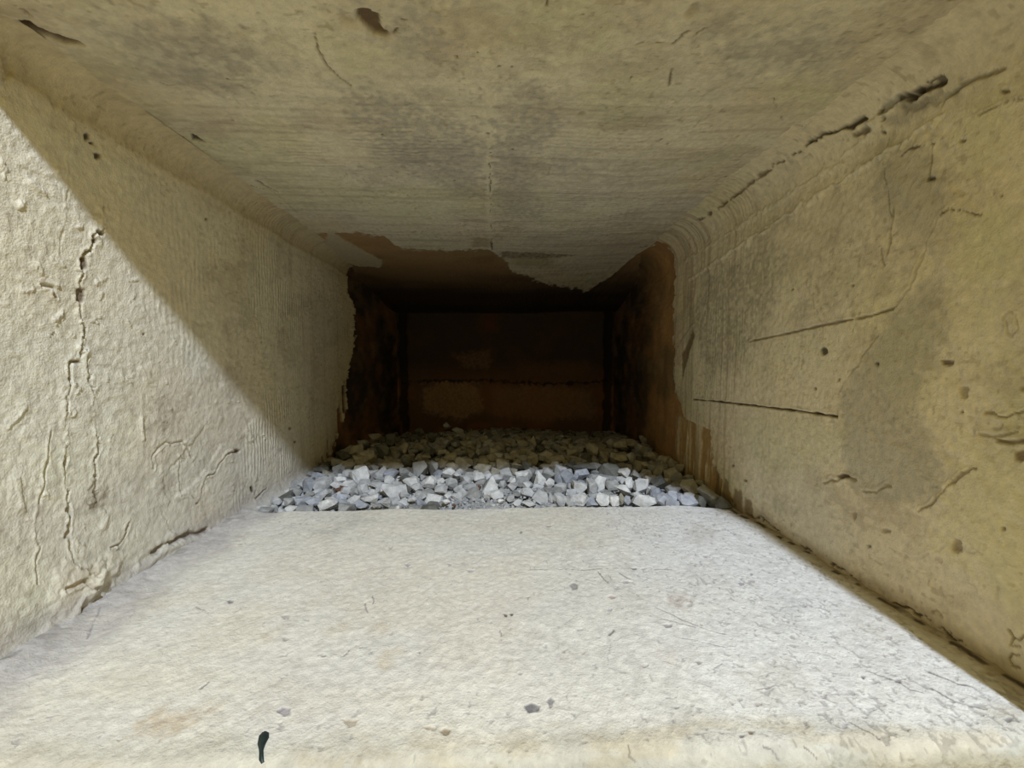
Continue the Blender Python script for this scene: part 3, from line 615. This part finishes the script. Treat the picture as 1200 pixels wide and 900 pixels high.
# ================================================================== GRAVEL BED
def mesh_from(name, V, Fc, mat, smooth=False):
    me = bpy.data.meshes.new(name); me.from_pydata(V, [], Fc); me.materials.append(mat)
    if smooth: me.polygons.foreach_set('use_smooth', [True] * len(me.polygons))
    return me
def hull(seed, n=16, pointed=0, rough=True):
    """unit angular stone: hull of points on a boxy ellipsoid, then scaled to a -.5...5 box"""
    r = random.Random(seed); P = []
    for i in range(n):
        v = Vector((r.gauss(0, 1), r.gauss(0, 1), r.gauss(0, 1))).normalized()
        k = 1 / max(abs(v.x), abs(v.y), abs(v.z)) ** .45 * r.uniform(.86, 1.05)
        P.append(v * k)
    if pointed:
        P = [p for p in P if p.z < .35]; P.append(Vector((pointed * .5, 0, 1.3))); P.append(Vector((pointed * .5 + .12, .1, 1.22)))
    bm = bmesh.new()
    for p in P: bm.verts.new(p)
    res = bmesh.ops.convex_hull(bm, input=bm.verts)
    bmesh.ops.delete(bm, geom=[g for g in res['geom_interior'] if isinstance(g, bmesh.types.BMVert)], context='VERTS')
    bmesh.ops.bevel(bm, geom=bm.edges[:] , offset=.05, segments=1, affect='EDGES') if n < 13 else None
    if rough:
        bmesh.ops.subdivide_edges(bm, edges=bm.edges[:], cuts=1, use_grid_fill=True)
        bmesh.ops.triangulate(bm, faces=bm.faces[:])
        for v in bm.verts: v.co *= 1 + r.uniform(-.055, .045)
    V = np.array([v.co[:] for v in bm.verts]); lo = V.min(0); hi = V.max(0)
    V = (V - (lo + hi) / 2) / (hi - lo)
    bm.verts.index_update(); bm.faces.ensure_lookup_table()
    F = [[v.index for v in f.verts] for f in bm.faces]; bm.free()
    return V, F
LIB = [hull(1000 + i, 10 + (i % 5) * 2, rough=False) for i in range(40)]

def zg(x, y):   # mean height of the stone tops
    return .004 + .03 * (np.minimum(y, 1.6) - 1.) - .10 * np.maximum(0, y - 1.6) + .028 * np.exp(-((x + .16) / .14) ** 2 - ((y - 1.8) / .2) ** 2) + .012 * np.sin(x * 7 + 1) * sm(1.2, 1.6, y)

# fine dust and grit under the stones
s = Surf(np.linspace(-.56, .62, 420), depths(200, .955, 2.34), (.38, .375, .355))
hh = (fbm(s.A * 60, s.B * 60, 601, 4) - .5)
s.mul(sm(.55, .75, fbm(s.A * 140, s.B * 140, 605, 2)) * .5, (.55, .55, .55))
s.mul(sm(1.1, 1.4, s.B), (.55, .48, .38))  # rear dust darkened and browned: shade put into its colour
patch = np.exp(-((s.A - .02) / .10) ** 2 - ((s.B - .99) / .05) ** 2)
s.h += .012 * hh - .028 * (1 - patch) - .004
grit = s.build('gravel_dust', lambda a, b, h: (xl(b) + (xr(b) - xl(b)) * (a + .56) / 1.18, b, .002 + .03 * (np.minimum(b, 1.6) - 1) - .1 * np.maximum(0, b - 1.6) + h), M_FL, (0, 0, -.08), kind='stuff')
tag(grit, 'grey stone dust and grit showing between the crushed stones', None)

# traced stones: centre x, y, width, height in the picture; tone; option (p = pointed); label
T = [
(339,588,10,9,'M'),(349,577,9,10,'M'),(355,587,18,9,'B'),(361,569,15,14,'B'),(362,580,11,9,'M'),(374,557,15,10,'B'),(377,550,15,7,'D'),(379,567,18,15,'L'),(380,579,15,13,'L'),
(367,588,14,9,'B'),(385,590,20,13,'W','','pale tan-white stone overhanging the rear rim of the ledge, near the left wall'),(391,559,9,11,'M'),(397,551,12,12,'M'),(399,563,14,8,'W'),(407,556,10,11,'L'),
(409,568,19,8,'W','','flat white sliver of stone just left below the pointed white one'),(421,558,22,18,'W','p','large pointed bright white stone standing up near the left end of the gravel'),
(396,573,12,6,'R','','dark rust-brown stone among pale ones near the left wall'),(405,575,12,8,'L'),(399,583,15,10,'B'),(402,589,12,8,'B'),(413,587,15,11,'L'),(415,577,10,8,'L'),(426,573,13,14,'L'),(428,583,12,9,'L'),
(408,546,16,11,'T'),(422,540,16,12,'T'),(447,554,11,13,'L'),(459,555,16,9,'B'),(443,569,21,9,'L'),(457,563,12,11,'W'),
(464,546,19,10,'T','b','brown brick-shaped stone lying on the shadow line at the left'),(475,552,12,9,'M'),(475,560,16,8,'D','','dark purplish stone wedged left of the brightest bluish white stone'),
(482,566,17,14,'W','','brightest bluish white stone, beside a dark purplish one'),(492,550,17,17,'M','','large greenish grey leaning stone on the shadow line right of the brown brick-shaped one'),
(507,549,14,18,'M','p','tall grey wedge stone between the greenish leaning stone and the yellow-brown block'),(503,565,17,13,'W'),(516,564,11,9,'W'),(437,578,10,9,'L'),(443,577,6,10,'L'),(434,584,19,10,'W'),
(462,577,28,15,'L','','long light grey slab lying slantwise in front left of the brightest stone'),(466,569,16,9,'L'),(477,573,10,6,'D'),(474,579,12,8,'L'),(489,572,14,10,'L'),(493,580,12,8,'L'),
(452,590,13,9,'L'),(425,590,14,7,'B'),(441,592,11,6,'M'),(483,585,11,5,'L'),(465,595,6,4,'W'),(478,541,15,12,'D'),(430,536,19,15,'T','','big rounded brown stone in the shade at the left'),
(528,537,14,10,'T','y','small yellowish rounded stone perched on a yellow-brown block'),(519,545,15,15,'T','b','yellow-brown blocky stone under the small yellowish one'),(530,547,13,10,'T'),
(544,543,22,14,'L','','large pale grey stone with a dark notch, right of the yellowish stones'),(539,553,9,9,'L'),(526,554,14,11,'W'),(535,558,10,10,'L'),(550,556,16,6,'M'),(546,562,15,9,'L'),(560,560,16,13,'W'),
(582,561,15,11,'L'),(593,557,14,16,'L','p','upright bluish triangular stone on the shadow line near the middle'),(573,570,20,23,'W','p','tall pale jagged stone standing in the middle of the front rows'),
(567,542,12,10,'T'),(566,549,19,12,'T'),(589,545,17,15,'T'),(577,537,13,9,'T'),(597,537,13,7,'T'),(581,552,13,10,'T'),(529,566,14,13,'L'),(517,573,13,9,'L'),(537,573,10,10,'L'),(552,571,18,8,'L'),(543,578,13,10,'L'),
(556,578,17,12,'M'),(535,582,12,9,'L'),(523,588,9,5,'W'),(532,593,3.5,4,'R','','tiny rust-red chip at the ledge rim'),(562,571,4,6,'R','','small rust-red chip left of the tall jagged pale stone'),(572,580,10,8,'W'),(582,580,15,10,'W'),(588,577,12,8,'L'),
(589,568,9,9,'L'),(600,571,11,8,'L'),(587,587,7,5,'W'),(598,584,10,9,'L'),(601,564,8,7,'W'),
(614,558,19,13,'W','','smooth pale rounded stone lying on the shadow line right of the middle'),(632,562,15,20,'W','p','white peaked stone right of the smooth pale rounded one'),(643,556,16,15,'M'),(644,567,11,12,'W'),
(657,553,15,16,'L','p','tan-tipped pointed stone reaching up into the shade'),(666,561,18,19,'B','','large bluish grey rough stone right of the tan-tipped one'),(654,561,9,11,'B'),(680,572,17,16,'W'),(682,557,18,13,'B'),(685,550,26,10,'D'),
(694,572,12,20,'L'),(649,576,21,7,'M'),(657,571,15,10,'L'),(669,577,13,9,'L'),(632,583,18,16,'L'),(645,584,6,12,'L'),(655,585,16,14,'L'),(667,587,8,11,'L'),
(680,585,20,13,'W','','white blocky stone standing on the ledge rim right of the middle'),(618,578,14,12,'L'),(627,585,6,8,'W'),(606,589,10,8,'L'),(619,590,17,7,'L'),(605,580,11,7,'M'),(618,569,14,8,'L'),
(653,538,16,9,'T','','orange-brown stone in the shade above the tan-tipped one'),(650,547,11,11,'T'),(639,534,18,12,'T'),(624,539,13,14,'T'),(607,546,14,8,'T'),(616,546,10,12,'D'),(670,545,13,7,'D'),
(697,567,21,20,'W','','biggest white veined stone in the front rows right of the middle'),(713,552,23,17,'D','b','big dark grey stone with a pale right edge, on the shadow line'),(731,554,14,12,'W','','white rounded stone beside the big dark grey one'),
(716,568,17,12,'M'),(730,564,8,9,'L'),(737,568,10,16,'W'),(730,575,17,14,'W','','oval white stone two below the white one beside the dark grey stone'),(706,585,17,13,'W'),(719,586,11,11,'W'),(712,579,18,8,'M'),(728,585,8,12,'T'),(735,586,9,10,'B'),
(746,580,7,8,'W'),(741,580,5,5,'M'),(751,570,18,18,'L'),(755,586,27,13,'W','','wide pale slab lying on the ledge rim left of the blue-grey stones'),(772,567,17,19,'D','','dark blue-grey speckled stone standing near the right end'),(768,577,15,10,'B'),
(778,586,21,13,'B','','large blue-grey angular stone on the ledge rim near the right end'),(725,537,18,10,'T','','pale flat almond-shaped stone in the shade right of the middle'),(740,537,12,14,'M'),(746,546,10,12,'T'),(763,535,15,13,'T','','pale yellowish egg-shaped stone in the shade at the right'),
(777,540,16,13,'T'),(745,557,12,12,'M'),(753,546,10,9,'T'),(760,562,12,10,'T'),(787,557,15,16,'T'),(773,552,13,12,'T'),(786,573,11,10,'M'),(753,555,12,9,'T'),
(795,543,12,13,'T','p','pointed greenish stone leaning against the foot of the right wall'),(801,548,10,9,'T'),(793,561,15,15,'M'),(808,572,20,20,'T','','chunky tan stone next to the olive wedge at the right end'),
(830,582,23,24,'M','o','large olive-grey wedge stone tilted at the right wall'),(849,590,18,16,'D','p','dark stone at the far right corner of the ledge rim'),(790,575,17,10,'M'),(788,583,17,13,'B'),(788,590,15,10,'B'),(807,588,21,13,'B','','blue-grey faceted stone on the ledge rim under the chunky tan one'),
(797,584,11,11,'B'),(822,588,10,13,'D'),(818,565,12,6,'T'),
(417,530,15,16,'T'),(402,533,15,8,'D'),(426,519,13,7,'M'),(409,527,10,10,'M'),(448,529,18,15,'D'),(457,517,11,16,'D'),(473,526,10,13,'T'),(439,512,14,7,'T'),(395,542,12,9,'M'),(419,543,13,8,'T'),(449,547,13,8,'T'),(423,549,13,8,'T'),
(437,549,11,8,'M'),(397,551,9,9,'M'),(503,527,13,13,'D'),(523,520,10,9,'M'),(534,522,9,9,'M'),(552,521,9,9,'T'),(520,530,13,6,'T'),(537,507,14,11,'M'),
(524,499,9,8,'M','p','topmost pointed stone at the rear of the gravel'),(491,507,11,10,'D'),(507,511,13,10,'D'),(543,532,12,8,'M'),(623,519,11,15,'T','p','long upright brownish stone in the rear rows'),(577,530,13,11,'T'),(603,532,12,11,'T'),(615,529,13,9,'T'),(669,525,6,10,'T'),(682,518,19,8,'M'),
(708,534,11,10,'T'),(694,527,15,14,'T'),(726,521,15,12,'T'),(739,521,14,12,'T'),(716,519,10,10,'M'),(752,527,14,16,'M'),(755,515,9,9,'M'),
]
TONE = {'W': 'white', 'L': 'light grey', 'M': 'mid grey', 'B': 'blue-grey', 'D': 'dark grey', 'T': 'tan-brown', 'R': 'rust-red'}
MARKS = [(385, 590, 'the stone overhanging the ledge rim'), (421, 558, 'the large pointed white stone'), (464, 546, 'the brown brick-shaped stone'), (482, 566, 'the brightest bluish white stone'),
         (492, 550, 'the greenish grey leaning stone'), (462, 577, 'the long slantwise grey slab'), (430, 536, 'the big rounded brown stone'), (528, 537, 'the small yellowish rounded stone'),
         (544, 543, 'the notched pale grey stone'), (593, 557, 'the upright bluish triangular stone'), (573, 570, 'the tall pale jagged stone'), (614, 558, 'the smooth pale rounded stone'),
         (632, 562, 'the white peaked stone'), (657, 553, 'the tan-tipped pointed stone'), (680, 585, 'the white blocky rim stone'), (697, 567, 'the biggest white veined stone'),
         (713, 552, 'the big dark grey stone'), (755, 586, 'the wide pale rim slab'), (772, 567, 'the speckled dark blue-grey stone'), (778, 586, 'the large blue-grey angular stone'),
         (725, 537, 'the flat almond-shaped stone'), (763, 535, 'the yellowish egg-shaped stone'), (795, 543, 'the pointed greenish stone'), (808, 572, 'the chunky tan stone'),
         (830, 582, 'the large olive-grey wedge'), (524, 499, 'the topmost pointed rear stone'), (623, 519, 'the long upright rear stone')]
used_labels = {}
def label_for(x, y, t, w, h=0):
    """words that place a stone beside the nearest stone one can pick out; a repeat falls back on a shared group"""
    shape = 'small ' if w and w * h < 85 else 'large ' if w * h > 250 else ''
    if w and h:
        shape += 'flat ' if w > 1.75 * h else 'upright ' if h > 1.25 * w else ''
    row = 'lit front rows' if y > 552 else 'shaded middle rows' if y > 530 else 'dark rear rows'
    near = sorted(MARKS, key=lambda m: (m[0] - x) ** 2 + (m[1] - y) ** 2)
    for m in near[:2]:
        dx, dy = x - m[0], y - m[1]; dist = math.hypot(dx, dy)
        if dist > 48: break
        far = 'just ' if dist < 17 else ''
        ang = math.degrees(math.atan2(dy, dx))
        where = ('right of' if -30 < ang < 30 else 'in front and right of' if ang <= 65 and ang > 0 else 'in front of' if 65 < ang < 115 else 'in front and left of' if 115 <= ang < 150
                 else 'behind and right of' if -65 <= ang <= -30 else 'behind' if -115 < ang < -65 else 'behind and left of' if -150 < ang <= -115 else 'left of')
        lab = f'{shape}{TONE[t]} stone {far}{where} {m[2]}'
        if lab not in used_labels:
            used_labels[lab] = 1; return lab, f'crushed stones in the {row}'
    zone = ('beside the left wall' if x < 440 else 'left of the middle' if x < 540 else 'in the middle' if x < 640 else 'right of the middle' if x < 740 else 'towards the right wall')
    lab = f'{shape}{TONE[t]} crushed stone in the {row}, {zone}'
    return lab, f'{lab} (alike stones)'

placed = []   # x, y, z, r
def add_stone(V, F, t, pos, dim, rz, label, group, name='crushed_stone'):
    c, n = math.cos(rz), math.sin(rz)
    Vw = V * np.array(dim)
    Vw = np.stack([Vw[:, 0] * c - Vw[:, 1] * n, Vw[:, 0] * n + Vw[:, 1] * c, Vw[:, 2]], -1)
    me = mesh_from(name, Vw.tolist(), F, STONE[t]); o = bpy.data.objects.new(name, me); COL.objects.link(o); o.location = pos
    return tag(o, label, 'stone', group)
def depth_of(px, py):
    d = ray(px, py); y = 1.2
    for _ in range(30): y = d[1] * (.004 + .03 * (y - 1.) - CAMZ) / d[2]
    return d, y
for i, t in enumerate(T):
    px, py, w, h, tone = t[:5]; opt = t[5] if len(t) > 5 else ''; lab = t[6] if len(t) > 6 else None
    d, y = depth_of(px, py)
    y = min(y, 1.8); k = y / d[1]; sc = y / 500 * 1.06
    W_, H_ = w * sc * 1.06, h * sc * 1.06; D_ = (W_ + H_) * .5
    y += 0; x, z = d[0] * k, CAMZ + d[2] * k
    if y - D_ / 2 < YB + .004 and py > 575 and lab is None:
        D_ = max(.012, min(D_, 2 * (y - YB)))
    if opt == 'p': V, F = hull(50 + i, 18, pointed=((i * 37) % 5 - 2) * .3)
    elif opt == 'b': V, F = hull(80 + i, 11)
    elif opt == 'y': V, F = hull(80 + i, 30)
    elif opt == 'o':
        V, F = hull(90 + i, 16); V = V.copy(); V[:, 2] -= V[:, 0] * .45; V = V / (V.max(0) - V.min(0))
    else: V, F = hull(300 + i, 12 + i % 8)
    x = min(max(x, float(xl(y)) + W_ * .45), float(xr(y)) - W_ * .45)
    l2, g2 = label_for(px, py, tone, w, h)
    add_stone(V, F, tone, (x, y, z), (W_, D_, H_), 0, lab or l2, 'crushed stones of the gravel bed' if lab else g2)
    placed.append((x, y, z, (W_ + H_) / 4))

# fill the gaps between the traced stones: individuals while the count lasts, the rest as one mass
rng = random.Random(11)
P = np.array([(p[0], p[1], p[3]) for p in placed])
cand = []
y = YB + .02
tries = 0
pts = [tuple(p) for p in P]
def free(x, y, r, f):
    for q in pts:
        if abs(q[0] - x) < .06 and abs(q[1] - y) < .06 and math.hypot(q[0] - x, q[1] - y) < f * (q[2] + r): return False
    return True
fill = []
for k in range(9000):
    y = 1 / rng.uniform(1 / 2.30, 1 / (YB + .012)); x = rng.uniform(-.53, .66)
    r = rng.uniform(.011, .021)
    if x < xl(y) + r * .8 or x > xr(y) - r * .8: continue
    if math.hypot((x - .02) / 1.6, y - .985) < .07 and r > .008: continue   # the bare dust patch
    if not free(x, y, r, .82): continue
    pts.append((x, y, r)); fill.append((x, y, r))
fill.sort(key=lambda q: q[1])
room = 300 - len(T) - 0
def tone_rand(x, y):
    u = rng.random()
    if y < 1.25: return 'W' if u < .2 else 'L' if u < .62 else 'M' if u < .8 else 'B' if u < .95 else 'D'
    return 'T' if u < .45 else 'M' if u < .75 else 'D' if u < .88 else 'L'  # past the shadow line: warm shade put into the stone tones
mass = {t: ([], []) for t in STONE}
def pour(t, V, F, pos, dim, rot):
    A = np.array(rot); c, n = math.cos(A), math.sin(A)
    Vw = V * np.array(dim); Vw = np.stack([Vw[:, 0] * c - Vw[:, 1] * n, Vw[:, 0] * n + Vw[:, 1] * c, Vw[:, 2]], -1) + np.array(pos)
    vs, fs = mass[t]; o = len(vs); vs.extend(Vw.tolist()); fs.extend([[j + o for j in f] for f in F])
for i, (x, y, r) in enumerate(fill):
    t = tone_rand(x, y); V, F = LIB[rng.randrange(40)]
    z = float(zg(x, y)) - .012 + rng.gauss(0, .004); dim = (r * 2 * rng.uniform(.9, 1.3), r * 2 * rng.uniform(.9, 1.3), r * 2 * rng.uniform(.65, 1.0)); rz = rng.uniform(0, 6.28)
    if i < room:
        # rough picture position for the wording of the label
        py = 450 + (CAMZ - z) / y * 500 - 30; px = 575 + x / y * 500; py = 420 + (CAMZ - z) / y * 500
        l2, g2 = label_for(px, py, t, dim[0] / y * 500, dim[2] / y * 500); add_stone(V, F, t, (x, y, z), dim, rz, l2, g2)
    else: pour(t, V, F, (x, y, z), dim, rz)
# under-layer of buried stones and the small chips of the front patch
for k in range(900):
    y = 1 / rng.uniform(1 / 2.32, 1 / (YB + .012)); x = rng.uniform(float(xl(y)) + .015, float(xr(y)) - .015); r = rng.uniform(.010, .017)
    V, F = LIB[rng.randrange(40)]; t = rng.choice('LMDM' if y < 1.25 else 'TMDD')  # rear buried stones browner and darker, shade put into their tone
    if math.hypot((x - .02) / 1.6, y - .985) < .06: continue
    pour(t, V, F, (x, y, float(zg(x, y)) - .028 + rng.gauss(0, .003)), (r * 2.2, r * 2.2, r * 1.6), rng.uniform(0, 6.28))
for k in range(1500):
    y = rng.uniform(YB + .004, 1.10); x = rng.gauss(.0, .17) if rng.random() < .7 else rng.uniform(-.5, .5)
    r = rng.uniform(.002, .006); V, F = LIB[(k * 7) % 40]
    if abs(x) > .5: continue
    pour(rng.choice('WLLLMB'), V, F, (x, y, .0 + .03 * (y - 1) - (.006 if abs(x - .02) < .12 else .014) + rng.uniform(-.002, .003)), (r * 2.4, r * 2.2, r * 1.5), rng.uniform(0, 6.28))
bed = bpy.data.objects.new('gravel', None); COL.objects.link(bed)
V_, F_, mi = [], [], []
me = bpy.data.meshes.new('gravel')
for j, t in enumerate(mass):
    vs, fs = mass[t]; o = len(V_); V_.extend(vs); F_.extend([[k + o for k in f] for f in fs]); mi.extend([j] * len(fs)); me.materials.append(STONE[t])
me.from_pydata(V_, [], F_); me.polygons.foreach_set('material_index', mi)
bpy.data.objects.remove(bed)
bed = bpy.data.objects.new('gravel', me); COL.objects.link(bed)
tag(bed, 'small chips and half-buried crushed stones filling the bed behind the ledge', None, None, 'stuff')

# ================================================================== dark paint drip on the front lip
def lip_point(px, py):
    """surface point of the ledge under a traced point"""
    d = ray(px, py); best = None
    for b in np.linspace(-.03, .12, 600):
        y, z = led(np.array(b)); y = float(y); z = float(z); y += .03 * (d[0] / d[1] * y + .06) * (-.5) * float(sm(.5, .35, y))
        e = abs((z - CAMZ) / y - d[2] / d[1])
        if best is None or e < best[0]: best = (e, b, y, z)
    _, b, y, z = best; return d[0] / d[1] * y, b
poly = [(311, 855), (316, 857), (316, 864), (312, 872), (309, 880), (309, 888), (310, 895), (306, 898), (303, 893), (303, 882), (301, 872), (303, 862), (307, 857)]
ring = [lip_point(*p) for p in poly]
ca_, cb_ = np.mean(ring, 0)
bm = bmesh.new(); rows = []
dep = bpy.context.evaluated_depsgraph_get(); dep.update()
def ledpt(a, b, off):
    y, z = led(np.array(b)); y = float(y) + .03 * (a + .06) * (-.5) * float(sm(.5, .35, float(y)))
    t = np.clip(b / L1, 0, 1) * math.pi / 2
    n = Vector((0, -math.cos(t), math.sin(t))); o = Vector((a, y, float(z)))
    hit, loc, nn, _ = ledge.ray_cast(o + n * .03, -n, distance=.06)
    return (loc if hit else o) + n * off
for k, f in enumerate((1.0, .85, .6, .3)):
    rows.append([bm.verts.new(ledpt(ca_ + (a - ca_) * f, cb_ + (b - cb_) * f, (-.001, .0009, .0016, .002)[k])) for a, b in ring])
cv = bm.verts.new(ledpt(ca_, cb_, .002))
n = len(ring)
for r0, r1 in zip(rows[:-1], rows[1:]):
    for i in range(n): bm.faces.new((r0[i], r0[(i + 1) % n], r1[(i + 1) % n], r1[i]))
for i in range(n): bm.faces.new((rows[-1][i], rows[-1][(i + 1) % n], cv))
bmesh.ops.recalc_face_normals(bm, faces=bm.faces)
me = bpy.data.meshes.new('paint_drip'); bm.to_mesh(me); bm.free(); me.polygons.foreach_set('use_smooth', [True] * len(me.polygons))
m = bpy.data.materials.new('dark_green_paint'); m.use_nodes = True; b = m.node_tree.nodes['Principled BSDF']
nn = m.node_tree.nodes.new('ShaderNodeTexNoise'); nn.inputs['Scale'].default_value = 400
rr = m.node_tree.nodes.new('ShaderNodeValToRGB'); rr.color_ramp.elements[0].color = (.004, .012, .014, 1); rr.color_ramp.elements[1].color = (.018, .035, .034, 1)
m.node_tree.links.new(nn.outputs[0], rr.inputs[0]); m.node_tree.links.new(rr.outputs[0], b.inputs['Base Color']); b.inputs['Roughness'].default_value = .5
me.materials.append(m)
o = bpy.data.objects.new('paint_drip', me); COL.objects.link(o)
tag(o, 'blackish green paint drip on the front lip of the pale ledge', 'paint drip')
